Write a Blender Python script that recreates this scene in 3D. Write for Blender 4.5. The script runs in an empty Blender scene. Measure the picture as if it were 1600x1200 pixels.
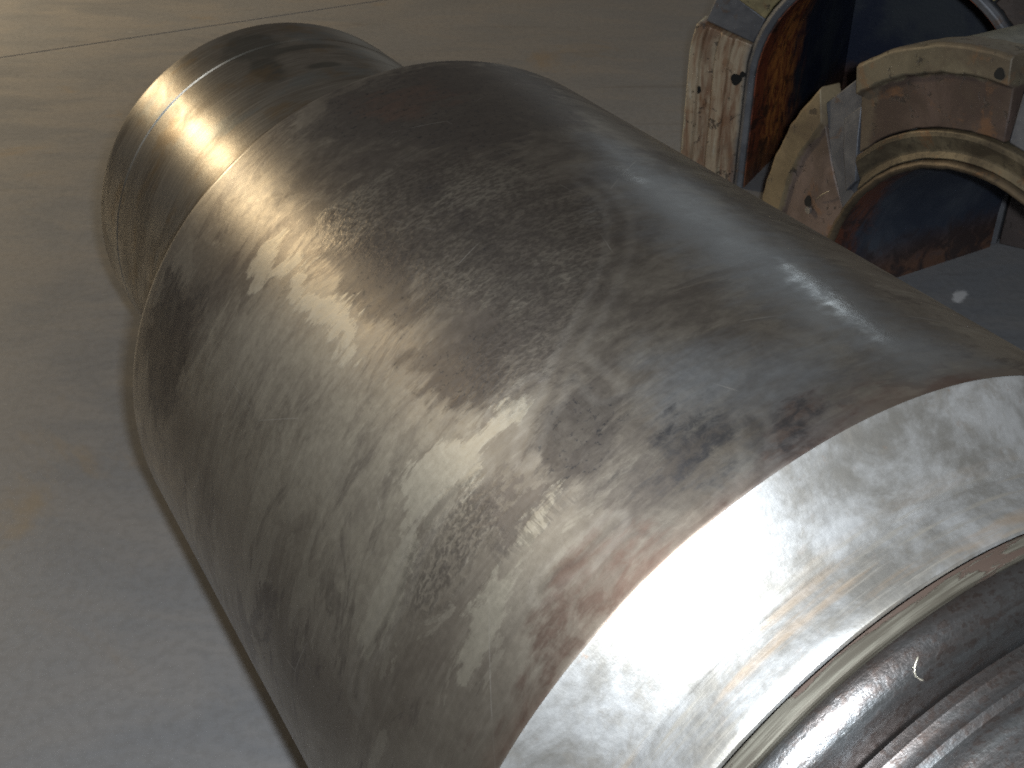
import bpy, bmesh, math, random
import numpy as np
from mathutils import Vector, Matrix, noise as mnoise

random.seed(7)
rng = np.random.default_rng(7)
scene = bpy.context.scene
COL = scene.collection

# ------------------------------------------------------------------ camera
CAM_H = 1.2967
PITCH = math.radians(33.83)
cam_data = bpy.data.cameras.new('camera')
cam = bpy.data.objects.new('camera', cam_data)
COL.objects.link(cam)
cam.location = (0.0, 0.0, CAM_H)
cam.rotation_euler = (math.radians(90) - PITCH, 0.0, 0.0)
cam_data.sensor_width = 36.0
cam_data.lens = 36.0 * 1900.0 / 1600.0
cam_data.clip_start = 0.02
cam_data.clip_end = 200.0
cam_data.dof.use_dof = True
cam_data.dof.focus_distance = 1.25
cam_data.dof.aperture_fstop = 20.0
scene.camera = cam

# ------------------------------------------------------------------ world and lamps
world = bpy.data.worlds.new('World')
scene.world = world
world.use_nodes = True
bg = world.node_tree.nodes['Background']
bg.inputs['Color'].default_value = (1.0, 0.90, 0.80, 1.0)
bg.inputs['Strength'].default_value = 0.085


def area_lamp(name, loc, target, size, size_y, power, color, spread=math.pi):
    ld = bpy.data.lights.new(name, 'AREA')
    ld.shape = 'RECTANGLE'
    ld.size, ld.size_y = size, size_y
    ld.energy = power
    ld.color = color
    ld.spread = spread
    lo = bpy.data.objects.new(name, ld)
    COL.objects.link(lo)
    lo.location = loc
    lo.rotation_euler = (Vector(target) - Vector(loc)).to_track_quat('-Z', 'Y').to_euler()
    return lo


# the camera's own flash, a little to the right of and above the lens
area_lamp('camera_flash', (0.056, -0.02, CAM_H + 0.045), (0.35, 1.0, 0.35), 0.045, 0.03, 34.0, (0.89, 0.96, 1.0))
# warm hall lamp far off to the left, cooler daylight from the far end of the hall
area_lamp('hall_lamp', (-4.3, 5.2, 2.3), (-1.9, 4.3, 0.0), 0.70, 0.70, 52.0, (1.0, 0.79, 0.49), math.radians(95))
area_lamp('far_window', (2.6, 8.6, 3.7), (0.3, 1.5, 0.4), 1.6, 1.0, 12.0, (0.84, 0.95, 1.0))

scene.view_settings.view_transform = 'Standard'
scene.view_settings.look = 'None'
scene.view_settings.gamma = 1.0
scene.view_settings.exposure = 0.0
scene.render.engine = 'CYCLES'
scene.cycles.use_denoising = False
scene.cycles.max_bounces = 6
scene.cycles.use_light_tree = False
scene.cycles.sample_clamp_indirect = 4.0
scene.cycles.filter_width = 1.6

# ------------------------------------------------------------------ frames of reference
AX = np.array([-0.4998, 0.8661, 0.0])       # roll axis, pointing away
SIDE = np.array([-0.8661, -0.4998, 0.0])    # horizontal, square to it, on the open floor side
UP = np.array([0.0, 0.0, 1.0])
R = 0.4                                      # barrel radius
FOOT = np.array([0.5278, 0.3046, R])         # point of the axis nearest the camera


# ------------------------------------------------------------------ node helpers
class NT:
    def __init__(self, name):
        self.m = bpy.data.materials.new(name)
        self.m.use_nodes = True
        self.t = self.m.node_tree
        self.t.nodes.clear()
        self.out = self.n('ShaderNodeOutputMaterial')
        self.b = self.n('ShaderNodeBsdfPrincipled')
        self.t.links.new(self.b.outputs[0], self.out.inputs[0])

    def n(self, typ, **kw):
        nd = self.t.nodes.new(typ)
        for k, v in kw.items():
            setattr(nd, k, v)
        return nd

    def set(self, sock, v):
        if isinstance(v, bpy.types.NodeSocket):
            self.t.links.new(v, sock)
        elif isinstance(v, (tuple, list)) and len(v) == 3 and sock.type == 'RGBA':
            sock.default_value = (*v, 1.0)
        else:
            sock.default_value = v

    def math(self, op, a, b=0.0, c=None, clamp=False):
        nd = self.n('ShaderNodeMath', operation=op, use_clamp=clamp)
        self.set(nd.inputs[0], a)
        self.set(nd.inputs[1], b)
        if c is not None:
            self.set(nd.inputs[2], c)
        return nd.outputs[0]

    def add(self, a, b): return self.math('ADD', a, b)
    def mul(self, a, b): return self.math('MULTIPLY', a, b)

    def step(self, v, lo, hi, o0=0.0, o1=1.0):
        nd = self.n('ShaderNodeMapRange', interpolation_type='SMOOTHSTEP')
        self.set(nd.inputs['Value'], v)
        for k, x in (('From Min', lo), ('From Max', hi), ('To Min', o0), ('To Max', o1)):
            self.set(nd.inputs[k], x)
        return nd.outputs[0]

    def mix(self, f, a, b):
        nd = self.n('ShaderNodeMix', data_type='RGBA')
        self.set(nd.inputs[0], f)
        self.set(nd.inputs[6], a)
        self.set(nd.inputs[7], b)
        return nd.outputs[2]

    def mixf(self, f, a, b):
        nd = self.n('ShaderNodeMix', data_type='FLOAT')
        self.set(nd.inputs[0], f)
        self.set(nd.inputs[2], a)
        self.set(nd.inputs[3], b)
        return nd.outputs[0]

    def attr(self, name):
        return self.n('ShaderNodeAttribute', attribute_name=name).outputs['Fac']

    def uv(self, scale=(1, 1, 1), loc=(0, 0, 0), rot=0.0):
        u = self.n('ShaderNodeUVMap', uv_map='cyl')
        return self.xf(u.outputs[0], scale, loc, rot)

    def obj(self, scale=(1, 1, 1), loc=(0, 0, 0), rot=0.0):
        u = self.n('ShaderNodeTexCoord')
        return self.xf(u.outputs['Object'], scale, loc, rot)

    def xf(self, v, scale, loc=(0, 0, 0), rot=0.0):
        mp = self.n('ShaderNodeMapping')
        self.t.links.new(v, mp.inputs['Vector'])
        mp.inputs['Scale'].default_value = scale
        mp.inputs['Location'].default_value = loc
        mp.inputs['Rotation'].default_value = (0, 0, rot)
        return mp.outputs[0]

    def noise(self, vec, scale=5.0, detail=5.0, rough=0.55, dist=0.0, col=False):
        nd = self.n('ShaderNodeTexNoise')
        self.t.links.new(vec, nd.inputs['Vector'])
        self.set(nd.inputs['Scale'], scale)
        self.set(nd.inputs['Detail'], detail)
        self.set(nd.inputs['Roughness'], rough)
        self.set(nd.inputs['Distortion'], dist)
        return nd.outputs['Color' if col else 'Fac']

    def bump(self, h, dist=0.001, strength=1.0, normal=None):
        nd = self.n('ShaderNodeBump')
        self.set(nd.inputs['Height'], h)
        nd.inputs['Distance'].default_value = dist
        nd.inputs['Strength'].default_value = strength
        if normal is not None:
            self.t.links.new(normal, nd.inputs['Normal'])
        return nd.outputs[0]

    def tangent(self):
        return self.n('ShaderNodeTangent', direction_type='UV_MAP', uv_map='cyl').outputs[0]

    def p(self, **kw):
        names = dict(col='Base Color', rough='Roughness', metal='Metallic', normal='Normal', aniso='Anisotropic',
                     tan='Tangent', spec='Specular IOR Level', rot='Anisotropic Rotation')
        for k, v in kw.items():
            self.set(self.b.inputs[names[k]], v)
        return self.m


def tag(o, label=None, cat=None, group=None, kind=None):
    for k, v in (('label', label), ('category', cat), ('group', group), ('kind', kind)):
        if v:
            o[k] = v
    return o


def mesh_obj(name, verts, faces, mat, parent=None, smooth=True, uvs=None, attrs=None, sharp=None):
    me = bpy.data.meshes.new(name)
    me.from_pydata([tuple(v) for v in verts], [], faces)
    me.materials.append(mat)
    if attrs:
        for k, a in attrs.items():
            at = me.attributes.new(k, 'FLOAT', 'POINT')
            at.data.foreach_set('value', np.asarray(a, dtype=np.float32))
    if uvs is not None:
        ul = me.uv_layers.new(name='cyl')
        ul.data.foreach_set('uv', np.asarray(uvs, dtype=np.float32).ravel())
    me.polygons.foreach_set('use_smooth', [smooth] * len(me.polygons))
    if sharp is not None:
        me.set_sharp_from_angle(angle=math.radians(sharp))
    me.update()
    o = bpy.data.objects.new(name, me)
    COL.objects.link(o)
    if parent is not None:
        o.parent = parent
    return o

# ------------------------------------------------------------------ floor
def floor_material():
    k = NT('hall_floor')
    v = k.obj()
    big = k.noise(v, 0.9, 5, 0.55, 0.3)
    mid = k.noise(k.obj(scale=(1.0, 2.6, 1.0), rot=0.5), 3.2, 7, 0.62, 0.6)
    fine = k.noise(v, 60.0, 4, 0.6)
    grit = k.noise(v, 420.0, 2, 0.5)
    col = k.mix(k.step(big, 0.36, 0.64), (0.170, 0.174, 0.188), (0.206, 0.211, 0.226))
    col = k.mix(k.step(mid, 0.40, 0.70), col, (0.212, 0.205, 0.207))
    col = k.mix(k.mul(k.step(fine, 0.40, 0.66), 0.25), col, (0.115, 0.112, 0.112))
    col = k.mix(k.mul(k.step(grit, 0.60, 0.74), 0.25), col, (0.27, 0.27, 0.28))
    # ochre rust dust and pale scuffs
    od = k.mul(k.step(k.noise(v, 2.1, 6, 0.65, 0.5), 0.58, 0.72), 0.50)
    col = k.mix(od, col, (0.25, 0.18, 0.10))
    sc = k.mul(k.step(k.noise(k.obj(scale=(1.0, 4.0, 1.0), rot=0.9), 6.0, 6, 0.7, 1.2), 0.64, 0.72), 0.30)
    col = k.mix(sc, col, (0.36, 0.36, 0.37))
    # dark drag marks
    dm = k.mul(k.step(k.noise(k.obj(scale=(0.7, 7.0, 1.0), rot=-0.5), 2.0, 5, 0.6, 0.6), 0.62, 0.72), 0.5)
    col = k.mix(dm, col, (0.12, 0.11, 0.105))
    # one dab of white paint dropped beyond the roll
    dl = k.n('ShaderNodeVectorMath', operation='LENGTH')
    an = math.radians(54)
    mp = k.n('ShaderNodeMapping', vector_type='TEXTURE')
    k.t.links.new(k.n('ShaderNodeTexCoord').outputs['Object'], mp.inputs['Vector'])
    mp.inputs['Location'].default_value = (0.958, 2.268, 0.0)
    mp.inputs['Rotation'].default_value = (0, 0, an)
    mp.inputs['Scale'].default_value = (1.0, 0.36, 1.0)
    k.t.links.new(mp.outputs[0], dl.inputs[0])
    warp = k.mul(k.add(k.noise(v, 18.0, 4, 0.6), -0.5), 0.09)
    dab = k.step(k.add(dl.outputs['Value'], warp), 0.022, 0.048, 1.0, 0.0)
    col = k.mix(k.mul(dab, 0.85), col, (0.62, 0.61, 0.62))
    rough = k.step(mid, 0.3, 0.7, 0.42, 0.62)
    h = k.add(k.mul(fine, 0.6), k.mul(grit, 0.25))
    return k.p(col=col, rough=rough, spec=0.45, normal=k.bump(h, 0.0012, 0.5))


FL = floor_material()
# sheet split along the saw-cut joint, so that the joint is a real gap in the concrete
JP = np.array([-1.262, 4.0075]); JD = np.array([0.748, 0.399]); JD = JD / np.linalg.norm(JD)
JN = np.array([-JD[1], JD[0]])


def slab(name, side):
    a, b = (0.004, 60.0) if side > 0 else (-0.004, -60.0)
    pts = [JP - JD * 60 + JN * a, JP + JD * 60 + JN * a, JP + JD * 60 + JN * b, JP - JD * 60 + JN * b]
    vs = [(p[0], p[1], 0.0) for p in pts] + [(p[0], p[1], -0.12) for p in pts]
    fs = [(0, 1, 2, 3), (4, 7, 6, 5), (0, 4, 5, 1), (1, 5, 6, 2), (2, 6, 7, 3), (3, 7, 4, 0)]
    return mesh_obj(name, vs, fs, FL, smooth=False)


jm = NT('joint_dirt')
jm.p(col=jm.mix(jm.noise(jm.obj(), 30.0), (0.02, 0.018, 0.016), (0.06, 0.052, 0.045)), rough=0.95)
g = mesh_obj('ground', [(-60, -60, -0.05), (60, -60, -0.05), (60, 60, -0.05), (-60, 60, -0.05)], [(0, 1, 2, 3)], jm.m, smooth=False)
tag(g, kind='structure')
for nm, sd in (('floor', -1), ('floor', 1)):
    o = slab(nm, sd)
    bm = bmesh.new(); bm.from_mesh(o.data); bmesh.ops.recalc_face_normals(bm, faces=bm.faces); bm.to_mesh(o.data); bm.free()
    tag(o, kind='structure')

# ------------------------------------------------------------------ the steel roll
# stains, tints and painted lamp sheen on the barrel: (distance round the barrel from its crest, distance along the axis), metres
STAIN_SHEEN={
 'bright':[
   [(0.319,1.122),(0.287,1.128),(0.259,1.115),(0.286,1.093),(0.274,1.065),(0.301,1.046),(0.311,1.083),(0.327,1.094)] ,
   [(0.287,1.052),(0.255,1.041),(0.283,1.014),(0.265,0.96),(0.264,0.916),(0.291,0.88),(0.313,0.899),(0.294,0.91),(0.296,0.968),(0.303,1.02)] ,
   [(0.218,0.697),(0.198,0.691),(0.222,0.676),(0.252,0.678),(0.278,0.671),(0.306,0.677),(0.335,0.676),(0.361,0.67),(0.381,0.661),(0.409,0.656),(0.447,0.66),(0.469,0.679),(0.457,0.693),(0.421,0.693),(0.39,0.686),(0.357,0.694),(0.351,0.723),(0.319,0.729),(0.288,0.714),(0.253,0.704)] ,
   [(0.246,0.596),(0.26,0.588),(0.276,0.579),(0.296,0.57),(0.318,0.562),(0.35,0.557),(0.383,0.55),(0.401,0.554),(0.379,0.567),(0.349,0.574),(0.322,0.58),(0.3,0.583),(0.271,0.592)] ,
   [(0.336,0.755),(0.316,0.72),(0.31,0.683),(0.329,0.692),(0.344,0.732)] ,
 ],
 'dark':[
   [(0.206,0.665),(0.185,0.666),(0.164,0.654),(0.166,0.616),(0.173,0.577),(0.219,0.583),(0.246,0.609),(0.24,0.637)] ,
   [(0.249,1.041),(0.21,1.013),(0.189,0.935),(0.207,0.874),(0.243,0.854),(0.264,0.897),(0.262,0.981)] ,
   [(0.088,1.298),(0.002,1.299),(-0.103,1.296),(-0.205,1.313),(-0.091,1.071),(0.04,1.012),(0.116,1.133),(0.166,1.24)] ,
   [(0.119,1.012),(0.109,0.976),(0.119,0.9),(0.13,0.852),(0.138,0.859),(0.13,0.953)] ,
   [(0.468,1.261),(0.403,1.265),(0.37,1.179),(0.436,1.136),(0.508,1.15),(0.556,1.233)] ,
   [(0.255,0.823),(0.196,0.773),(0.212,0.716),(0.257,0.725),(0.275,0.779)] ,
 ],
 'rust':[
   [(0.105,0.516),(0.071,0.518),(0.027,0.513),(-0.011,0.5),(-0.006,0.486),(0.033,0.481),(0.071,0.492),(0.102,0.492),(0.125,0.496)] ,
   [(0.282,0.543),(0.252,0.53),(0.221,0.507),(0.227,0.484),(0.268,0.486),(0.306,0.489),(0.329,0.5),(0.307,0.53)] ,
   [(0.087,1.261),(0.015,1.239),(-0.004,1.179),(0.065,1.156),(0.102,1.211)] ,
   [(0.058,0.48),(0.013,0.483),(-0.05,0.481),(-0.074,0.477),(0.021,0.475),(0.085,0.476),(0.149,0.473),(0.162,0.479)] ,
   [(0.357,0.499),(0.336,0.488),(0.368,0.479),(0.402,0.479),(0.411,0.489)] ,
 ],
 'blue':[
   [(-0.081,1.018),(-0.112,0.887),(-0.099,0.719),(-0.084,0.578),(-0.099,0.51),(-0.027,0.51),(-0.01,0.604),(0.004,0.737),(0.004,0.856)] ,
   [(0.116,0.629),(0.065,0.607),(0.019,0.572),(0.029,0.532),(0.085,0.53),(0.113,0.561),(0.132,0.591)] ,
   [(0.109,0.508),(0.058,0.506),(0.037,0.49),(0.102,0.475),(0.139,0.479),(0.138,0.498)] ,
 ],
 'pale':[  # pale film carrying the lamp's broad sheen in its colour
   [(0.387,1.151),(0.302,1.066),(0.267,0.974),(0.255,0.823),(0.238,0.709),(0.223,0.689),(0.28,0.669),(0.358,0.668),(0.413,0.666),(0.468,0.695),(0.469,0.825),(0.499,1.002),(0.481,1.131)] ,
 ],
 'oxide':[
   [(0.169,1.234),(0.088,1.286),(0.005,1.293),(-0.099,1.29),(-0.172,1.249),(-0.161,1.04),(-0.166,0.826),(-0.122,0.613),(-0.118,0.487),(0.018,0.477),(0.109,0.474),(0.189,0.48),(0.245,0.485),(0.284,0.491),(0.278,0.531),(0.24,0.542),(0.249,0.595),(0.231,0.649),(0.184,0.679),(0.233,0.706),(0.255,0.811),(0.263,0.912),(0.248,1.032),(0.23,1.162)] ,
 ],
 'scale':[
   [(0.184,0.554),(0.16,0.562),(0.134,0.565),(0.104,0.543),(0.099,0.523),(0.121,0.511),(0.149,0.508),(0.173,0.53)] ,
   [(0.099,0.52),(0.068,0.515),(0.036,0.504),(0.061,0.496),(0.1,0.498)] ,
 ],
 'hatch':[
   [(0.311,0.609),(0.271,0.602),(0.233,0.594),(0.235,0.573),(0.272,0.574),(0.31,0.58)] ,
   [(0.209,0.66),(0.175,0.662),(0.175,0.626),(0.21,0.612),(0.241,0.625)] ,
 ],
 'gloss':[
   [(-0.05,0.939),(-0.058,0.93),(-0.057,0.891),(-0.047,0.886),(-0.042,0.919)] ,
   [(-0.066,0.698),(-0.077,0.677),(-0.074,0.616),(-0.065,0.553),(-0.041,0.545),(-0.037,0.603),(-0.046,0.661)] ,
 ],
 'ripple':[
   [(0.216,1.092),(0.139,1.087),(0.067,1.046),(0.025,0.937),(0.014,0.846),(0.078,0.756),(0.13,0.724),(0.18,0.683),(0.229,0.701),(0.255,0.733),(0.227,0.759),(0.169,0.772),(0.199,0.852),(0.205,0.961),(0.241,1.036)] ,
   [(0.317,0.674),(0.289,0.653),(0.265,0.63),(0.297,0.611),(0.332,0.608),(0.363,0.617),(0.39,0.643),(0.361,0.664)] ,
 ],
}
LINES=[
  [(-0.002,0.916),(-0.002,0.877),(0.015,0.831),(0.052,0.78),(0.091,0.743),(0.125,0.718),(0.151,0.703),(0.174,0.686),(0.194,0.67),(0.217,0.66),(0.24,0.643)] ,
  [(0.17,0.69),(0.161,0.682),(0.16,0.66),(0.161,0.637)] ,
  [(0.276,0.667),(0.303,0.675),(0.335,0.676),(0.361,0.67),(0.381,0.661),(0.409,0.656),(0.447,0.66),(0.474,0.665),(0.496,0.656)] ,
  [(0.233,0.534),(0.249,0.534),(0.264,0.535),(0.281,0.542),(0.298,0.541)] ,
  [(0.155,0.472),(0.129,0.493),(0.111,0.518),(0.104,0.534)] ,
  [(0.231,0.699),(0.219,0.695),(0.2,0.693)] ,
]



def sdf_poly(P, poly):
    """signed distance to a closed polygon, positive inside"""
    V = np.array(poly)
    W = np.roll(V, -1, axis=0)
    dmin = np.full(len(P), 9.0)
    ins = np.zeros(len(P), bool)
    for a, b in zip(V, W):
        e = b - a
        q = P - a
        tt = np.clip((q @ e) / max(e @ e, 1e-12), 0, 1)
        dmin = np.minimum(dmin, np.hypot(*(q - tt[:, None] * e).T))
        c = (a[1] > P[:, 1]) != (b[1] > P[:, 1])
        x = a[0] + (P[:, 1] - a[1]) * e[0] / (e[1] if abs(e[1]) > 1e-9 else 1e-9)
        ins ^= c & (P[:, 0] < x)
    return np.where(ins, dmin, -dmin)


def d_line(P, pl):
    dmin = np.full(len(P), 9.0)
    V = np.array(pl)
    for a, b in zip(V[:-1], V[1:]):
        e = b - a
        q = P - a
        tt = np.clip((q @ e) / max(e @ e, 1e-12), 0, 1)
        dmin = np.minimum(dmin, np.hypot(*(q - tt[:, None] * e).T))
    return dmin


ROOT = np.array([*(FOOT + AX * 0.9)[:2], 0.0])
roll = bpy.data.objects.new('steel_roll', None)
COL.objects.link(roll)
roll.location = ROOT
tag(roll, 'large stained steel roll with stepped journal and bright tapered shoulder lying on the floor', 'steel roll')


def lathe(name, prof, mat, nseg=360, attr_fn=None, caps=(False, False), sharp=28):
    """turn a profile [(t, r)] (in barrel radii) round the roll's axis"""
    prof = [(t * R, r * R) for t, r in prof]
    arc = [0.0]
    for (t0, r0), (t1, r1) in zip(prof[:-1], prof[1:]):
        arc.append(arc[-1] + math.hypot(t1 - t0, r1 - r0))
    n = len(prof)
    ph = np.linspace(-math.pi, math.pi, nseg, endpoint=False)      # 0 at the crest, + to the SIDE
    T = np.array([p[0] for p in prof]); RR = np.array([p[1] for p in prof])
    rad = np.cos(ph)[:, None] * UP + np.sin(ph)[:, None] * SIDE     # nseg,3
    V = (FOOT - ROOT)[None, None] + T[:, None, None] * AX + RR[:, None, None] * rad[None]
    V = V.reshape(-1, 3)
    faces, uvs = [], []
    full = 2 * math.pi * R
    for i in range(n - 1):
        for j in range(nseg):
            j2 = (j + 1) % nseg
            faces.append((i * nseg + j, i * nseg + j2, (i + 1) * nseg + j2, (i + 1) * nseg + j))
            u0 = -full / 2 + full * j / nseg
            u1 = u0 + full / nseg
            uvs += [(u0, arc[i]), (u1, arc[i]), (u1, arc[i + 1]), (u0, arc[i + 1])]
    for k, on in ((0, caps[0]), (n - 1, caps[1])):
        if on:
            ring = [k * nseg + j for j in range(nseg)]
            faces.append(tuple(ring if k else reversed(ring)))
            uvs += [(0.0, 0.0)] * nseg
    attrs = None
    if attr_fn:
        attrs = attr_fn(np.repeat(T, nseg), np.tile(ph, n))
    o = mesh_obj(name, V, faces, mat, roll, True, uvs, attrs, sharp)
    bm = bmesh.new(); bm.from_mesh(o.data)
    bm.faces.ensure_lookup_table()
    f = bm.faces[len(bm.faces) // 2 if n < 3 else nseg // 3]
    c = Vector(f.calc_center_median()) - Vector(FOOT - ROOT)
    ax = Vector(AX)
    if (c - ax * c.dot(ax)).dot(f.normal) < 0 and abs(f.normal.dot(ax)) < 0.9:
        bmesh.ops.reverse_faces(bm, faces=bm.faces)
    bm.to_mesh(o.data); bm.free()
    return o


def barrel_attrs(T, ph):
    P = np.stack([ph * R, T], 1)
    out = {}
    for k, polys in STAIN_SHEEN.items():
        f = np.full(len(P), -0.2)
        for pl in polys:
            f = np.maximum(f, sdf_poly(P, pl))
        out[k] = f
    f = np.full(len(P), 0.3)
    for pl in LINES:
        f = np.minimum(f, d_line(P, pl))
    out['crease'] = f
    out['edge'] = T - 1.205 * R
    out['along'] = (T / R - 1.2) / 2.06
    return out


def steel_barrel():
    k = NT('barrel_steel')
    v = k.uv()
    st = k.uv(scale=(1.0, 4.5, 1.0), rot=0.0)          # drawn out round the barrel
    warp = k.add(k.noise(v, 16.0, 6, 0.62, 0.4), -0.5)
    warp2 = k.add(k.noise(k.uv(scale=(0.45, 2.0, 1)), 45.0, 6, 0.65), -0.5)
    w = k.add(k.mul(warp, 0.085), k.mul(warp2, 0.060))
    def patch(nm, soft, amp=1.0, off=0.0):
        s_ = k.add(k.add(k.attr(nm), k.mul(w, amp)), off)
        return k.step(s_, -soft, soft)
    m_bright = patch('bright', 0.0045)
    m_dark = patch('dark', 0.014, 1.6)
    m_rust = patch('rust', 0.018, 1.5)
    m_blue = patch('blue', 0.045, 1.2)
    m_rip = patch('ripple', 0.020, 1.0)
    cloud = k.noise(v, 5.5, 7, 0.62, 0.7)
    streak = k.noise(st, 9.0, 7, 0.66, 0.5)
    fstreak = k.noise(k.uv(scale=(1.0, 14.0, 1.0)), 14.0, 5, 0.6, 0.2)
    fine = k.noise(v, 120.0, 5, 0.6)
    scab = k.noise(k.uv(scale=(1.0, 1.7, 1.0)), 26.0, 8, 0.70, 0.9)
    rip_c = k.noise(k.uv(scale=(0.6, 1.0, 1.0), rot=0.5), 230.0, 2, 0.5, 0.35)
    # general tone of the old ground surface
    col = k.mix(k.step(cloud, 0.33, 0.68), (0.190, 0.162, 0.132), (0.320, 0.284, 0.236))
    col = k.mix(k.mul(k.step(streak, 0.42, 0.72), 0.40), col, (0.160, 0.135, 0.115))
    col = k.mix(k.mul(k.step(fstreak, 0.48, 0.75), 0.14), col, (0.40, 0.365, 0.315))
    # random oxide and film all round, so that the hidden side is worn too
    film = k.step(k.add(k.noise(k.uv(scale=(0.8, 2.4, 1.0), loc=(3, 7, 0)), 7.0, 8, 0.66, 0.8), 0.0), 0.555, 0.575)
    col = k.mix(k.mul(film, 0.38), col, (0.38, 0.345, 0.285))
    ox = k.step(k.noise(k.uv(scale=(0.9, 2.0, 1.0), loc=(9, 2, 0)), 6.0, 8, 0.7, 0.9), 0.545, 0.585)
    col = k.mix(k.mul(ox, 0.60), col, (0.120, 0.100, 0.088))
    # named stains and tints, and the pale painted sheen
    m_pale_sheen = patch('pale', 0.060, 1.0)  # film lightened to paint in the hall lamp's wide highlight
    col = k.mix(k.mul(m_pale_sheen, k.step(k.add(k.mul(streak, 0.4), k.mul(scab, 0.6)), 0.40, 0.62, 0.60, 0.15)), col, (0.42, 0.378, 0.305))
    m_oxd = patch('oxide', 0.055, 1.3)
    col = k.mix(k.mul(m_oxd, k.step(k.add(k.mul(cloud, 0.6), k.mul(scab, 0.4)), 0.40, 0.58, 0.85, 0.35)), col, (0.098, 0.084, 0.074))
    col = k.mix(k.mul(m_blue, 0.70), col, (0.262, 0.275, 0.292))
    dk = k.mul(m_dark, k.step(scab, 0.34, 0.60, 0.45, 0.95))
    col = k.mix(dk, col, (0.095, 0.082, 0.074))
    col = k.mix(k.mul(m_rust, k.step(scab, 0.38, 0.58, 0.35, 0.90)), col, (0.142, 0.096, 0.077))
    col = k.mix(k.mul(m_bright, 0.75), col, (0.46, 0.420, 0.345))
    m_sc = patch('scale', 0.020, 1.8)
    col = k.mix(k.mul(m_sc, k.step(k.noise(v, 70.0, 6, 0.75, 0.6), 0.38, 0.60, 0.20, 0.85)), col, (0.055, 0.054, 0.058))
    hz = k.noise(k.uv(scale=(1.0, 0.16, 1.0), rot=0.12), 230.0, 4, 0.65, 0.3)
    m_ht = k.mul(patch('hatch', 0.008, 0.8), k.step(hz, 0.44, 0.56))
    col = k.mix(k.mul(m_ht, 0.50), col, (0.125, 0.110, 0.096))
    # pitted spots inside the dark oxide
    pit = k.mul(k.step(k.noise(v, 150.0, 4, 0.7), 0.56, 0.66), m_dark)
    col = k.mix(k.mul(pit, 0.7), col, (0.030, 0.032, 0.038))
    col = k.mix(k.mul(m_rip, k.step(rip_c, 0.42, 0.60, 0.0, 0.55)), col, (0.075, 0.064, 0.058))
    # crease: the raised rim of a flaked film
    cr = k.step(k.add(k.attr('crease'), k.mul(warp2, 0.010)), 0.0015, 0.0050, 1.0, 0.0)
    col = k.mix(k.mul(cr, 0.26), col, (0.090, 0.078, 0.070))
    cr2 = k.step(k.math('ABSOLUTE', k.add(k.add(k.attr('crease'), k.mul(warp2, 0.012)), -0.011)), 0.001, 0.007, 1.0, 0.0)
    col = k.mix(k.mul(cr2, 0.10), col, (0.46, 0.43, 0.39))
    # rust line creeping along the turned edge
    ed = k.step(k.add(k.attr('edge'), k.mul(warp, 0.05)), 0.002, 0.022, 1.0, 0.0)
    col = k.mix(k.mul(ed, 0.25), col, (0.190, 0.110, 0.080))
    # single scratches
    sv = k.n('ShaderNodeTexVoronoi', feature='DISTANCE_TO_EDGE')
    k.t.links.new(k.uv(scale=(1.0, 1.0, 1), rot=0.35), sv.inputs['Vector'])
    sv.inputs['Scale'].default_value = 4.0
    scr = k.mul(k.step(sv.outputs[0], 0.0, 0.0035, 1.0, 0.0), k.step(k.noise(v, 9.0, 3), 0.52, 0.60))
    col = k.mix(k.mul(scr, 0.35), col, (0.52, 0.49, 0.45))
    worn = k.step(k.add(k.attr('along'), k.mul(warp, 0.5)), 0.15, 0.75)
    rough = k.add(k.step(cloud, 0.3, 0.7, 0.46, 0.40), k.mul(k.math('SUBTRACT', 1.0, worn), 0.10))
    rough = k.mixf(k.mul(m_bright, 0.7), rough, 0.46)
    rough = k.mixf(k.mul(m_blue, 0.8), rough, 0.50)
    rough = k.mixf(k.mul(m_pale_sheen, 0.8), rough, 0.54)
    rough = k.mixf(k.mul(dk, 0.7), rough, 0.48)
    gl = patch('gloss', 0.012, 0.5)
    rough = k.mixf(k.mul(gl, k.step(scab, 0.36, 0.56, 0.6, 1.0)), rough, 0.20)
    rough = k.add(rough, k.mul(k.add(fine, -0.5), 0.18))
    rough = k.add(rough, k.mul(k.add(fstreak, -0.5), 0.06))
    # relief
    rip = k.noise(k.uv(scale=(0.6, 1.0, 1.0), rot=0.5), 230.0, 2, 0.5, 0.35)
    h = k.add(k.mul(k.mul(rip, m_rip), 0.75), k.mul(fine, 0.16))
    h = k.add(h, k.mul(m_bright, 0.07))
    h = k.add(h, k.mul(cr, 0.10))
    h = k.add(h, k.mul(scab, 0.16))
    k.set(k.b.inputs['Coat Weight'], k.mixf(worn, 0.25, 0.50))
    k.set(k.b.inputs['Coat Roughness'], k.add(k.step(scab, 0.35, 0.65, 0.16, 0.30), k.mul(k.math('SUBTRACT', 1.0, worn), 0.18)))
    return k.p(col=col, metal=0.92, rough=rough, aniso=0.6, rot=0.25, tan=k.tangent(), normal=k.bump(h, 0.0010, 0.75))


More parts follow.
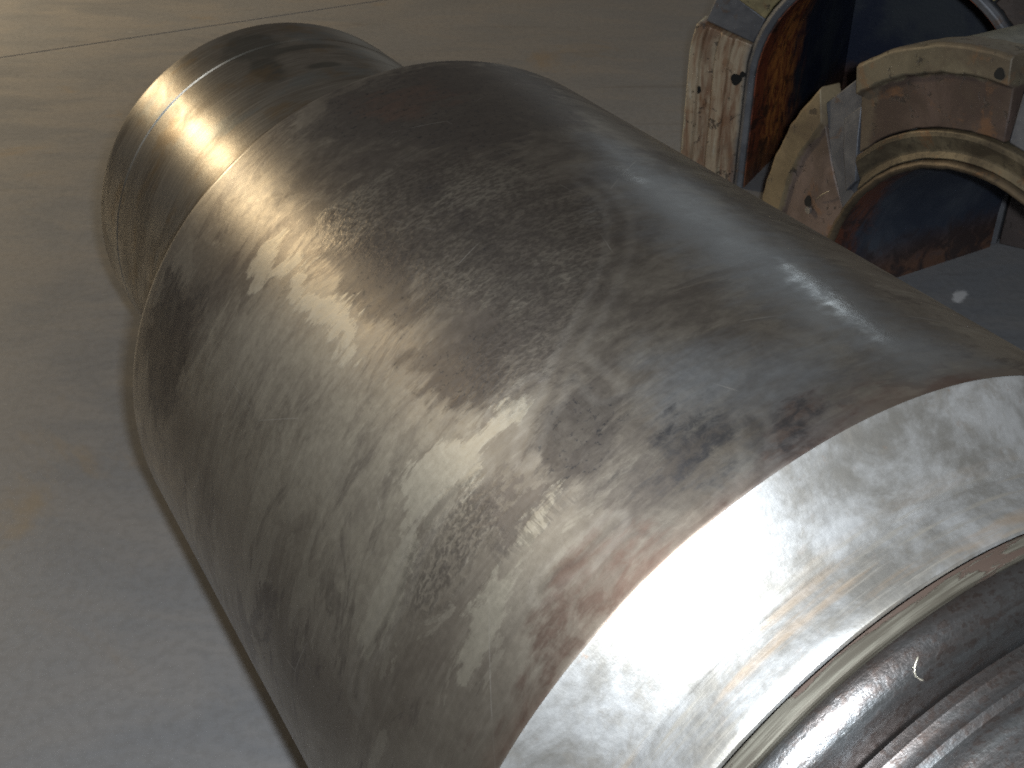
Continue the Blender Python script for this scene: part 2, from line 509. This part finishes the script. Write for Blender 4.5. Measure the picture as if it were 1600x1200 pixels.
def steel_journal():
    k = NT('journal_steel')
    v = k.uv()
    fs = k.noise(k.uv(scale=(1.0, 30.0, 1.0)), 9.0, 5, 0.6)
    cloud = k.noise(k.uv(scale=(1.0, 2.0, 1.0)), 5.0, 7, 0.65, 0.8)
    fine = k.noise(v, 130.0, 4, 0.6)
    col = k.mix(k.step(cloud, 0.35, 0.65), (0.185, 0.162, 0.134), (0.32, 0.294, 0.256))
    col = k.mix(k.mul(k.step(fs, 0.45, 0.7), 0.35), col, (0.43, 0.40, 0.35))
    # two dark oil blots on the crest, a wide one and a streak
    o1 = k.add(k.attr('oil'), k.mul(k.add(k.noise(v, 14.0, 5, 0.6), -0.5), 0.085))
    col = k.mix(k.mul(k.step(o1, -0.016, 0.020), 0.62), col, (0.070, 0.074, 0.066))
    br = k.mul(k.step(k.noise(k.uv(scale=(1.0, 1.5, 1.0), loc=(4, 1, 0)), 8.0, 6, 0.65), 0.52, 0.66), 0.55)
    col = k.mix(br, col, (0.235, 0.165, 0.090))
    bl = k.mul(k.step(k.noise(k.uv(scale=(1.0, 1.5, 1.0), loc=(8, 5, 0)), 6.0, 6, 0.65), 0.54, 0.66), 0.45)
    col = k.mix(bl, col, (0.22, 0.25, 0.26))
    rough = k.add(k.step(cloud, 0.3, 0.7, 0.44, 0.37), k.mul(k.add(fs, -0.5), 0.14))
    return k.p(col=col, metal=0.95, rough=rough, aniso=0.6, rot=0.25, tan=k.tangent(), normal=k.bump(k.add(k.mul(fs, 0.2), k.mul(fine, 0.2)), 0.0008, 0.6))


def oil_attr(T, ph):
    P = np.stack([ph * R, T], 1)
    f = np.full(len(P), -0.2)
    for c0, c1, ru, rt in OIL:
        f = np.maximum(f, 0.06 * (1 - np.hypot((P[:, 0] - c0) / ru, (P[:, 1] - c1) / rt)))
    return {'oil': f}


def steel_shoulder():
    k = NT('shoulder_steel')
    v = k.uv()
    cloud = k.noise(k.uv(scale=(1.0, 1.3, 1.0)), 10.0, 8, 0.68, 0.25)
    spot = k.noise(v, 28.0, 7, 0.7, 0.5)
    fs = k.noise(k.uv(scale=(1.0, 22.0, 1.0)), 8.0, 6, 0.62, 0.2)
    fine = k.noise(v, 140.0, 4, 0.6)
    col = k.mix(k.step(cloud, 0.38, 0.64), (0.21, 0.198, 0.182), (0.47, 0.47, 0.475))
    col = k.mix(k.mul(k.step(spot, 0.52, 0.66), 0.6), col, (0.27, 0.25, 0.225))
    col = k.mix(k.mul(k.step(fs, 0.50, 0.70), k.step(k.attr('low'), 0.3, 0.6)), col, (0.36, 0.335, 0.30))
    tn = k.mul(k.step(k.noise(k.uv(scale=(1.0, 9.0, 1.0), loc=(2, 2, 0)), 4.5, 5, 0.6, 0.2), 0.53, 0.66), k.step(k.attr('low'), 0.35, 0.65))
    col = k.mix(k.mul(tn, 0.4), col, (0.46, 0.32, 0.20))
    rs = k.mul(k.step(k.noise(v, 60.0, 5, 0.7), 0.60, 0.70), k.step(k.attr('low'), 0.05, 0.3, 1.0, 0.2))
    col = k.mix(k.mul(rs, 0.5), col, (0.32, 0.21, 0.15))
    rough = k.add(k.step(cloud, 0.3, 0.7, 0.52, 0.44), k.mul(k.add(fine, -0.5), 0.2))
    h = k.add(k.mul(fine, 0.22), k.add(k.mul(spot, 0.3), k.mul(fs, 0.25)))
    return k.p(col=col, metal=0.80, rough=rough, aniso=0.3, rot=0.25, tan=k.tangent(), normal=k.bump(h, 0.0010, 0.7))


def steel_seal():
    k = NT('seal_strip')
    v = k.uv()
    n1 = k.add(k.noise(k.uv(scale=(0.22, 2.0, 1.0)), 26.0, 7, 0.66, 0.3), k.step(k.attr('gap'), 0.0, 0.6, 0.06, -0.02))
    fs = k.noise(k.uv(scale=(0.6, 20.0, 1.0)), 16.0, 5, 0.6)
    col = k.mix(k.step(fs, 0.4, 0.65), (0.060, 0.052, 0.040), (0.125, 0.116, 0.094))
    fl = k.step(n1, 0.505, 0.530)
    col = k.mix(fl, col, (0.070, 0.048, 0.038))
    rough = k.mixf(fl, 0.55, 0.62)
    return k.p(col=col, metal=0.55, rough=rough, normal=k.bump(k.add(k.mul(fl, -0.5), k.mul(fs, 0.2)), 0.0012, 0.8))


def steel_neck(name='neck_steel', rb=0.46, mottle=0.2):
    k = NT(name)
    v = k.uv()
    fs = k.noise(k.uv(scale=(0.35, 16.0, 1.0)), 10.0, 6, 0.62, 0.15)
    pit = k.noise(k.uv(scale=(0.6, 1.0, 1.0)), 150.0, 4, 0.7)
    cloud = k.noise(k.uv(scale=(0.6, 2.2, 1.0)), 9.0, 6, 0.6, 0.4)
    col = k.mix(k.step(cloud, 0.36, 0.64), (0.110, 0.095, 0.090), (0.165, 0.172, 0.180))
    col = k.mix(k.mul(k.step(fs, 0.48, 0.70), 0.45), col, (0.21, 0.21, 0.205))
    col = k.mix(k.mul(k.step(fs, 0.50, 0.34), 0.65), col, (0.075, 0.066, 0.062))
    pm = k.mul(k.step(pit, 0.49, 0.60), k.step(cloud, 0.42, 0.58, 0.9, 0.45))
    col = k.mix(pm, col, (0.075, 0.058, 0.052))
    rough = k.add(k.step(fs, 0.35, 0.65, rb + 0.05, rb - 0.05), k.mul(k.add(pit, -0.5), 0.40))
    h = k.add(k.mul(pit, 0.55), k.mul(fs, 0.40))
    return k.p(col=col, metal=0.92, rough=rough, aniso=0.3, rot=0.25, tan=k.tangent(), normal=k.bump(h, 0.0012, 0.8))


OIL = [(0.065, 1.76, 0.060, 0.060), (-0.02, 1.71, 0.085, 0.014), (-0.02, 1.62, 0.04, 0.012), (0.08, 1.66, 0.03, 0.05)]


def soft(prof, n):
    """subdivide each straight run of a profile"""
    out = []
    for (a, b), (c, e) in zip(prof[:-1], prof[1:]):
        for i in range(n):
            out.append((a + (c - a) * i / n, b + (e - b) * i / n))
    return out + [prof[-1]]


bt = [(1.205, 0.9975), (1.2065, 0.9990), (1.2095, 1.0)] + [(t, 1.0) for t in np.linspace(1.215, 3.245, 220)] + [(3.255, 0.9985), (3.262, 0.995), (3.266, 0.990), (3.268, 0.80)]
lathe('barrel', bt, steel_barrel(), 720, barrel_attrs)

MJ = steel_journal()
jt = [(3.267, 0.86), (3.30, 0.815), (3.36, 0.785), (3.45, 0.772), (3.86, 0.770), (3.872, 0.757)] + [(t, 0.756) for t in np.linspace(3.88, 4.355, 24)] + [(4.360, 0.7485), (4.366, 0.7485), (4.371, 0.756)] + [(t, 0.756) for t in np.linspace(4.38, 4.60, 14)] + [(4.618, 0.752), (4.630, 0.742), (4.632, 0.30)]
lathe('journal', jt, MJ, 480, oil_attr, (False, True))

sh = [(1.206, 0.9965), (1.203, 0.9945)] + [(1.203 - 0.128 * x, 0.9945 - 0.128 * x) for x in np.linspace(0.02, 1.0, 26)]
sh += [(1.0745, 0.8655), (1.055, 0.8610), (1.02, 0.8575), (0.985, 0.8545), (0.966, 0.8530), (0.959, 0.8495), (0.957, 0.842)]


def sh_attr(T, ph):
    return {'low': np.clip((1.205 * R - T) / (0.25 * R), 0, 1)}


lathe('tapered_shoulder', sh, steel_shoulder(), 480, sh_attr)
ML = steel_seal()
lathe('seal_strip', [(0.9565, 0.80), (0.9560, 0.838), (0.9535, 0.8430), (0.927, 0.8405), (0.9225, 0.839), (0.9205, 0.8355), (0.9205, 0.80)], ML, 480, lambda T, ph: {'gap': np.clip((0.9565 - T / R) / 0.036, 0, 1)})
MN = steel_neck()
bead = [(0.920, 0.80), (0.919, 0.827)]
for i in range(0, 13):
    q = math.radians(90 * i / 12)
    bead.append((0.914 - 0.068 * math.sin(q), 0.761 + 0.068 * math.cos(q)))
bead += [(0.8455, 0.742), (0.8450, 0.70)]
lathe('rounded_collar', bead, steel_neck('collar_steel', 0.36, 0.34), 480)
nk = [(0.8445, 0.71), (0.840, 0.722)]
for i, t in enumerate(np.linspace(0.83, -0.25, 90)):
    nk.append((t, 0.722 + 0.0035 * math.sin(i * 1.9) * (0.5 + 0.5 * math.sin(i * 0.37)) - (0.006 if i % 11 == 5 else 0)))
nk += [(-0.26, 0.715), (-0.262, 0.2)]
lathe('neck', nk, MN, 480, None, (False, True))


# ------------------------------------------------------------------ bearing halves
def paint_face(name, rim, face, inner, r_rim, r_in, bands=False, border=0.0):
    """front of a thrust pad: pale scraped rim, oxidised flat face; 'rad' is the distance from the bore's axis"""
    k = NT(name)
    v = k.obj()
    rad = k.attr('rad')
    nz = k.add(k.noise(v, 20.0, 5, 0.6, 0.4), -0.5)
    cloud = k.noise(v, 9.0, 6, 0.62, 0.5)
    fine = k.noise(v, 90.0, 5, 0.65)
    fcol = k.mix(k.step(cloud, 0.36, 0.66), face, tuple(x * 1.7 for x in face))
    if bands:
        rn = k.n('ShaderNodeCombineXYZ')
        k.set(rn.inputs[0], k.mul(rad, 34.0))
        k.set(rn.inputs[1], k.mul(k.attr('run'), 3.6))
        bd = k.noise(rn.outputs[0], 1.0, 5, 0.7, 0.4)
        fcol = k.mix(k.step(bd, 0.40, 0.60), (0.23, 0.135, 0.085), (0.40, 0.325, 0.235))
        fcol = k.mix(k.mul(k.step(bd, 0.60, 0.68), 0.9), fcol, (0.52, 0.50, 0.44))
        fcol = k.mix(k.mul(k.step(bd, 0.42, 0.32), 0.8), fcol, (0.10, 0.080, 0.072))
    m = k.step(k.add(rad, k.mul(nz, 0.030)), r_rim - 0.004, r_rim + 0.004)
    if border:
        m = k.math('MAXIMUM', m, k.step(k.add(k.attr('left'), k.mul(nz, 0.05)), border - 0.012, border + 0.006, 0.45, 0.0))
    rcol = k.mix(k.step(cloud, 0.40, 0.62), rim, tuple(x * 0.72 for x in rim))
    col = k.mix(m, fcol, rcol)
    mi = k.step(k.add(rad, k.mul(nz, 0.02)), r_in - 0.01, r_in + 0.01, 1.0, 0.0)
    col = k.mix(mi, col, inner)
    dirt = k.step(k.noise(v, 34.0, 6, 0.7, 0.6), 0.585, 0.64)
    col = k.mix(k.mul(dirt, 0.75), col, (0.030, 0.026, 0.024))
    grime = k.step(k.noise(k.obj(loc=(1, 8, 3)), 7.0, 8, 0.7, 0.8), 0.46, 0.64)
    col = k.mix(k.mul(grime, 0.25 if bands else 0.55), col, (0.075, 0.055, 0.042))
    rs = k.step(k.noise(k.obj(loc=(5, 3, 2)), 13.0, 6, 0.68, 0.5), 0.56, 0.68)
    col = k.mix(k.mul(rs, 0.45), col, (0.20, 0.095, 0.040))
    return k.p(col=col, metal=0.15, rough=k.add(0.55, k.mul(k.add(fine, -0.5), 0.3)),
               normal=k.bump(k.add(k.mul(fine, 0.4), k.mul(dirt, -0.4)), 0.002, 0.8))


def bore_mat(name, d0, d1, rust_a, rust_b, blue_a, blue_b):
    """heat-blued bore, rusted near its rim and its cut edge; 'dep' is the distance in from the front, 'hgt' above the floor"""
    k = NT(name)
    v = k.obj()
    rn = k.n('ShaderNodeCombineXYZ')
    k.set(rn.inputs[0], k.mul(k.attr('dep'), 9.0))
    k.set(rn.inputs[1], k.mul(k.attr('run'), 3.2))
    st = k.noise(rn.outputs[0], 2.2, 7, 0.68, 0.6)
    st2 = k.noise(rn.outputs[0], 5.0, 6, 0.7, 0.9)
    cloud = k.noise(v, 6.0, 6, 0.62, 0.4)
    col = k.mix(k.step(cloud, 0.36, 0.66), blue_a, blue_b)
    near = k.step(k.add(k.attr('dep'), k.mul(k.add(st, -0.5), 0.30)), d0, d1, 1.0, 0.0)
    rcol = k.mix(k.step(st2, 0.38, 0.62), rust_a, rust_b)
    rcol = k.mix(k.step(k.add(k.attr('dep'), k.mul(k.add(st, -0.5), 0.12)), 0.05, 0.14, 0.85, 0.0), rcol, rust_a)
    rcol = k.mix(k.step(k.noise(v, 14.0, 7, 0.72, 0.6), 0.50, 0.62, 0.0, 0.80), rcol, (0.020, 0.014, 0.014))
    col = k.mix(near, col, rcol)
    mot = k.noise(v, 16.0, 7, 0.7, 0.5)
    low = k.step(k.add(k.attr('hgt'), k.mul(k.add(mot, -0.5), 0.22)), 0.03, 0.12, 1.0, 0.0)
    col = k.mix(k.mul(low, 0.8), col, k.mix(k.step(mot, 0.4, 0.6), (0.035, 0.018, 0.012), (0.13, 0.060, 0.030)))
    fine = k.noise(v, 110.0, 4, 0.6)
    return k.p(col=col, metal=0.1, rough=0.55, normal=k.bump(k.add(k.mul(fine, 0.4), k.mul(st2, 0.5)), 0.002, 0.7))


def cut_mat():
    k = NT('cut_grey_steel')
    v = k.obj()
    n1 = k.noise(v, 11.0, 6, 0.65, 0.5)
    fine = k.noise(v, 120.0, 4, 0.6)
    col = k.mix(k.step(n1, 0.36, 0.66), (0.090, 0.095, 0.112), (0.155, 0.160, 0.178))
    rs = k.step(k.noise(v, 17.0, 6, 0.7, 0.6), 0.58, 0.68)
    col = k.mix(k.mul(rs, 0.55), col, (0.13, 0.080, 0.050))
    return k.p(col=col, metal=0.45, rough=0.55, normal=k.bump(fine, 0.001, 0.6))


def olive_mat(name, c0, c1):
    k = NT(name)
    v = k.obj()
    n1 = k.noise(v, 9.0, 7, 0.66, 0.6)
    n2 = k.noise(v, 60.0, 5, 0.65)
    col = k.mix(k.step(n1, 0.36, 0.64), c0, c1)
    col = k.mix(k.mul(k.step(n2, 0.54, 0.66), 0.5), col, (0.035, 0.030, 0.026))
    rs = k.step(k.noise(k.obj(loc=(2, 9, 4)), 12.0, 6, 0.7, 0.6), 0.57, 0.66)
    col = k.mix(k.mul(rs, 0.55), col, (0.19, 0.095, 0.045))
    return k.p(col=col, metal=0.35, rough=0.5, normal=k.bump(k.add(k.mul(n2, 0.5), k.mul(n1, 0.4)), 0.002, 0.7))


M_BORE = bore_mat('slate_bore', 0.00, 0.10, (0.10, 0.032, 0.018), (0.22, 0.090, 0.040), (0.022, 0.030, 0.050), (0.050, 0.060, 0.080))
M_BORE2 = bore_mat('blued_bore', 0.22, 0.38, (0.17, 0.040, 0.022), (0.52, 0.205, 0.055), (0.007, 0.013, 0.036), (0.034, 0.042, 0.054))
M_CUT = cut_mat()
M_OLIVE = olive_mat('olive_collar', (0.065, 0.053, 0.038), (0.165, 0.138, 0.094))
M_LIP = olive_mat('brown_lip', (0.055, 0.042, 0.030), (0.120, 0.092, 0.062))
M_SHELL = olive_mat('shell_casting', (0.090, 0.095, 0.085), (0.200, 0.205, 0.185))
M_HOLE = NT('black_hole').p(col=(0.006, 0.006, 0.006), rough=0.9)
M_BOLT = NT('bright_bolt').p(col=(0.45, 0.45, 0.46), rough=0.35, metal=0.9)


class Half:
    """a half bearing standing like an arch; q runs from -1 (floor, far leg) by 0..180 (the arch) to 181 (floor, near leg)"""

    def __init__(self, name, base, phi, zc):
        self.phi, self.zc = phi, zc
        self.root = bpy.data.objects.new(name, None)
        COL.objects.link(self.root)
        self.root.location = (*base, 0.0)
        self.root.rotation_euler = (0, 0, phi)

    def pt(self, r, s, q):
        if q < 0:
            w, z = r, self.zc * (1 + q)
        elif q > 180:
            w, z = -r, self.zc * (181 - q)
        else:
            w, z = r * math.cos(math.radians(q)), self.zc + r * math.sin(math.radians(q))
        return (s, w, z)          # local x runs into the bore, local y to the far leg

    def run(self, q, r):
        return q * self.zc if q < 0 else (math.pi * r + (q - 180) * self.zc if q > 180 else math.radians(q) * r)

    def sweep(self, name, prof, q0, q1, mat, step=2.0, jitter=0.0, parent=None, sharp=30, bevel=0.0025, q0f=None, q1f=None):
        """sweep a closed (r, s) profile along the arch"""
        n = max(1, int(round((q1 - q0) / step)))
        qs = [q0 + (q1 - q0) * i / n for i in range(n + 1)]
        if q0 < 0:
            qs = [q0, q0 / 2] + [q1 * i / max(1, int(q1 / step)) for i in range(max(1, int(q1 / step)) + 1)] if q1 <= 180 else [-1, -0.5] + [180 * i / int(180 / step) for i in range(int(180 / step) + 1)] + [180.5, 181]
        elif q1 > 180:
            m = max(1, int((180 - q0) / step))
            qs = [q0 + (180 - q0) * i / m for i in range(m + 1)] + [180.5, 181]
        k = len(prof)
        vs, rad, dep, hgt, run, left = [], [], [], [], [], []
        qa, qb = qs[0], qs[-1]
        for q_ in qs:
            for (r, s) in prof:
                jr = 0.0
                q = q_
                if q0f or q1f:
                    x = (q_ - qa) / (qb - qa)
                    if not (qa < 0 and q_ <= 0):
                        if qa < 0:
                            x, lo = q_ / qb, 0.0
                        else:
                            lo = q0f(r) if q0f else qa
                        hi = q1f(r) if q1f else qb
                        q = lo + (hi - lo) * x if q_ <= 180 else q_
                if jitter:
                    jr = jitter * mnoise.noise(Vector((q * 0.35, r * 30, s * 30)))
                p = self.pt(r + jr, s, q)
                vs.append(p); rad.append(r); dep.append(s); hgt.append(p[2]); run.append(self.run(q, 0.45)); left.append(0.335 - p[1])
        fs = []
        for i in range(len(qs) - 1):
            for j in range(k):
                j2 = (j + 1) % k
                fs.append((i * k + j, i * k + j2, (i + 1) * k + j2, (i + 1) * k + j))
        fs.append(tuple(range(k)))
        fs.append(tuple((len(qs) - 1) * k + j for j in reversed(range(k))))
        o = mesh_obj(name, vs, fs, mat, parent or self.root, True, None, dict(rad=rad, dep=dep, hgt=hgt, run=run, left=left), None)
        bm = bmesh.new(); bm.from_mesh(o.data)
        bmesh.ops.recalc_face_normals(bm, faces=bm.faces)
        bm.to_mesh(o.data); bm.free()
        o.data.set_sharp_from_angle(angle=math.radians(sharp))
        if bevel:
            bv = o.modifiers.new('edges', 'BEVEL'); bv.width = bevel; bv.segments = 2; bv.limit_method = 'ANGLE'; bv.angle_limit = math.radians(40)
            bv.harden_normals = False
        return o

    def disc(self, name, r, q, s, rad, mat, depth=0.006, rx=1.0):
        c = self.pt(r, s, q)
        n = 20
        vs, fs = [], []
        for sx in (0.0, depth):
            for i in range(n):
                a = 2 * math.pi * i / n
                e = rad * (1 + 0.10 * math.sin(3 * a + r * 90))
                vs.append((c[0] + sx - depth, c[1] + e * rx * math.cos(a), c[2] + e * math.sin(a)))
        fs = [tuple(reversed(range(n))), tuple(range(n, 2 * n))] + [(i, (i + 1) % n, n + (i + 1) % n, n + i) for i in range(n)]
        o = mesh_obj(name, vs, fs, mat, self.root, False)
        bm = bmesh.new(); bm.from_mesh(o.data); bmesh.ops.recalc_face_normals(bm, faces=bm.faces); bm.to_mesh(o.data); bm.free()
        return o


def pad_profile(r0, r1, rr, s_face, s_rim, s_back):
    return [(r0, s_face), (rr - 0.004, s_face), (rr + 0.002, s_rim), (r1 - 0.006, s_rim), (r1, s_rim + 0.006), (r1, s_back), (r0, s_back)]


# --- the nearer half, beside the roll
fb = Half('bearing_half', (0.8352, 1.9540), math.radians(30.0), 0.075)
tag(fb.root, 'low rusty half bearing arch right beside the steel roll, with a raised middle pad', 'bearing half', 'half bearings standing on the floor')
P_FRONT = paint_face('near_pad_face', (0.215, 0.168, 0.104), (0.100, 0.074, 0.064), (0.17, 0.13, 0.09), 0.512, 0.30)
P_LUG = paint_face('raised_pad_face', (0.160, 0.136, 0.095), (0.060, 0.042, 0.036), (0.07, 0.045, 0.03), 0.508, 0.30, border=0.055)
D1 = 0.50
fb.sweep('shell', [(0.352, 0.05), (0.555, 0.05), (0.555, D1), (0.352, D1)], -1, 181, M_SHELL)
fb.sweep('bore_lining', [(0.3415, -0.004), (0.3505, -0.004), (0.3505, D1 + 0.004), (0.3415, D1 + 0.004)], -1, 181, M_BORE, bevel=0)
fb.sweep('bore_lip', [(0.340, -0.016), (0.346, -0.022), (0.354, -0.018), (0.356, -0.006), (0.340, -0.006)], -1, 181, M_LIP, jitter=0.002)
def acosd(x): return math.degrees(math.acos(x))


def lug_left(r): return acosd((0.292 + (r - 0.354) * 0.23) / r)       # the raised pad's upright left side


def pad_end(r): return 23.0 + (r - 0.358) * 79.0


fb.sweep('inner_collar', [(0.357, -0.012), (0.372, -0.006), (0.400, -0.018), (0.410, -0.016), (0.412, 0.048), (0.357, 0.048)], 40, 181, M_OLIVE, jitter=0.0015, q0f=lug_left)
fb.sweep('thrust_pad', [(0.357, 0.002), (0.42, 0.004)] + pad_profile(0.45, 0.574, 0.514, 0.004, -0.006, 0.048)[:-1] + [(0.357, 0.048)], -1, 39, P_FRONT, jitter=0.005, q1f=pad_end)
kb = fb.sweep('key_block', [(0.357, -0.002), (0.45, 0.003), (0.545, 0.006), (0.545, 0.048), (0.357, 0.048)], 39, 52, M_CUT, step=14, bevel=0.003, q0f=lambda r: pad_end(r) + 0.4, q1f=lambda r: lug_left(r) - 0.3)
fb.sweep('key_rib', [(0.372, -0.014), (0.44, -0.010), (0.490, -0.002), (0.490, 0.002), (0.372, 0.002)], 39, 52, M_CUT, step=7, parent=kb, q0f=lambda r: pad_end(r) * 0.45 + lug_left(r) * 0.55, q1f=lambda r: lug_left(r) - 0.5)
fb.sweep('thrust_pad', [(0.4135, -0.008), (0.46, -0.006)] + pad_profile(0.48, 0.562, 0.510, -0.006, -0.020, 0.048)[:-1] + [(0.4135, 0.048)], 50, 90.5, P_LUG, jitter=0.003, q0f=lug_left, q1f=lambda r: 91.5 - (r - 0.41) * 12)
fb.sweep('key_block', [(0.4135, -0.002), (0.540, 0.002), (0.540, 0.048), (0.4135, 0.048)], 92, 102, M_CUT, step=13, bevel=0.004)
fb.sweep('thrust_pad', pad_profile(0.4135, 0.574, 0.514, 0.004, -0.006, 0.048), 102.5, 181, P_FRONT, jitter=0.005)
fb.disc('bolt_hole', 0.450, 15.5, 0.0035, 0.013, M_HOLE, 0.002, 0.7)
fb.disc('bolt', 0.437, 14.0, 0.0010, 0.0075, M_BOLT, 0.006)
fb.disc('bolt_hole', 0.527, 88.0, -0.0202, 0.010, M_HOLE, 0.002)

# --- the taller half behind it
bb = Half('bearing_half', (0.844, 2.6821), math.radians(60.0), 0.282)
tag(bb.root, 'taller half bearing with striped beige face and orange-rusted bore, behind the low arch', 'bearing half', 'half bearings standing on the floor')
P_BACK = paint_face('striped_pad_face', (0.50, 0.47, 0.37), (0.22, 0.15, 0.10), (0.13, 0.13, 0.135), 0.466, 0.330, True)
P_BACK2 = paint_face('ochre_pad_face', (0.27, 0.235, 0.13), (0.22, 0.185, 0.10), (0.20, 0.175, 0.10), 0.408, 0.30)
P_DARK = paint_face('dark_pad_face', (0.075, 0.060, 0.045), (0.035, 0.026, 0.024), (0.04, 0.03, 0.03), 0.408, 0.30)
D2 = 1.15
bb.sweep('shell', [(0.3060, 0.05), (0.4530, 0.05), (0.4530, D2), (0.3060, D2)], -1, 181, M_SHELL)
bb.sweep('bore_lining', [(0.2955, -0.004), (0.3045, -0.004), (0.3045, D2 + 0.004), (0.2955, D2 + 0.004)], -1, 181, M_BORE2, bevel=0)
bb.sweep('added_back_plate', [(0.00005, 0.80), (0.2945, 0.80), (0.2945, 0.84), (0.00005, 0.84)], -1, 181, M_BORE2, step=6, bevel=0)  # plate added to close the bore so that it reads dark
bb.sweep('inner_collar', [(0.2980, -0.012), (0.3120, -0.016), (0.3220, -0.008), (0.3240, 0.048), (0.3060, 0.048), (0.2980, -0.006)], -1, 181, M_CUT, jitter=0.0015)
bb.sweep('thrust_pad', [(0.3260, -0.004), (0.3680, -0.006), (0.3710, -0.016), (0.4030, -0.016), (0.4060, -0.006), (0.4380, -0.008), (0.4430, -0.020), (0.4680, -0.020), (0.4720, 0.048), (0.3260, 0.048)], -1, 14, P_BACK, jitter=0.002)
bb.sweep('key_block', [(0.3260, 0.004), (0.4580, 0.010), (0.4580, 0.048), (0.3260, 0.048)], 14.3, 26, M_CUT, step=12, bevel=0.004)
bb.sweep('thrust_pad', pad_profile(0.3260, 0.4580, 0.4080, -0.006, -0.016, 0.048), 26.4, 100, P_BACK2, jitter=0.003)
bb.sweep('thrust_pad', pad_profile(0.3260, 0.4720, 0.4080, -0.006, -0.016, 0.048), 101, 128, P_BACK2, jitter=0.003)
bb.sweep('thrust_pad', pad_profile(0.3260, 0.4720, 0.4080, -0.002, -0.012, 0.048), 128.8, 181, P_DARK, jitter=0.003)
for r_, q_, rd in ((0.345, -0.03, 0.0135), (0.330, 1.0, 0.007), (0.440, -0.18, 0.009)):
    bb.disc('bolt_hole', r_, q_, -0.0065 if r_ < 0.40 else -0.0095, rd, M_HOLE, 0.004)

# ------------------------------------------------------------------ small things
def tube(name, pts, rad, mat, parent=None):
    """a thin bent wire through the points"""
    P = [Vector(p) for p in pts]
    dense = []
    for i in range(len(P) - 1):
        p0, p1, p2, p3 = P[max(i - 1, 0)], P[i], P[i + 1], P[min(i + 2, len(P) - 1)]
        for j in range(5):
            x = j / 5
            dense.append(0.5 * ((2 * p1) + (p2 - p0) * x + (2 * p0 - 5 * p1 + 4 * p2 - p3) * x * x + (3 * p1 - p0 - 3 * p2 + p3) * x ** 3))
    dense.append(P[-1])
    vs, fs, n = [], [], 6
    for i, c in enumerate(dense):
        tg = (dense[min(i + 1, len(dense) - 1)] - dense[max(i - 1, 0)]).normalized()
        u = tg.orthogonal().normalized()
        w = tg.cross(u)
        rr = rad * (0.5 if i in (0, len(dense) - 1) else 1.0)
        vs += [tuple(c + rr * (math.cos(2 * math.pi * j / n) * u + math.sin(2 * math.pi * j / n) * w)) for j in range(n)]
    for i in range(len(dense) - 1):
        fs += [(i * n + j, i * n + (j + 1) % n, (i + 1) * n + (j + 1) % n, (i + 1) * n + j) for j in range(n)]
    fs += [tuple(reversed(range(n))), tuple((len(dense) - 1) * n + j for j in range(n))]
    return mesh_obj(name, vs, fs, mat, parent)


M_SWARF = NT('bright_swarf').p(col=(0.62, 0.58, 0.48), rough=0.35, metal=0.85)


def on_roll(t, r, ph):
    return FOOT + AX * t * R + r * R * (math.cos(ph) * UP + math.sin(ph) * SIDE)


SWARF = [(t, 0.761 + math.sqrt(0.068 ** 2 - (0.914 - t) ** 2) + 0.0025, q) for t, q in ((0.876, 0.320), (0.868, 0.340), (0.859, 0.348), (0.852, 0.338))]
sw = tube('metal_shaving', [on_roll(*q) for q in SWARF], 0.0006, M_SWARF)
tag(sw, 'tiny bright curled metal shaving lying on the dark rounded collar of the roll', 'metal shaving')
tube('wire', [(-0.003, 0.405, 0.2135), (-0.008, 0.387, 0.2315), (-0.009, 0.368, 0.2480)], 0.0012, M_SWARF, fb.root)
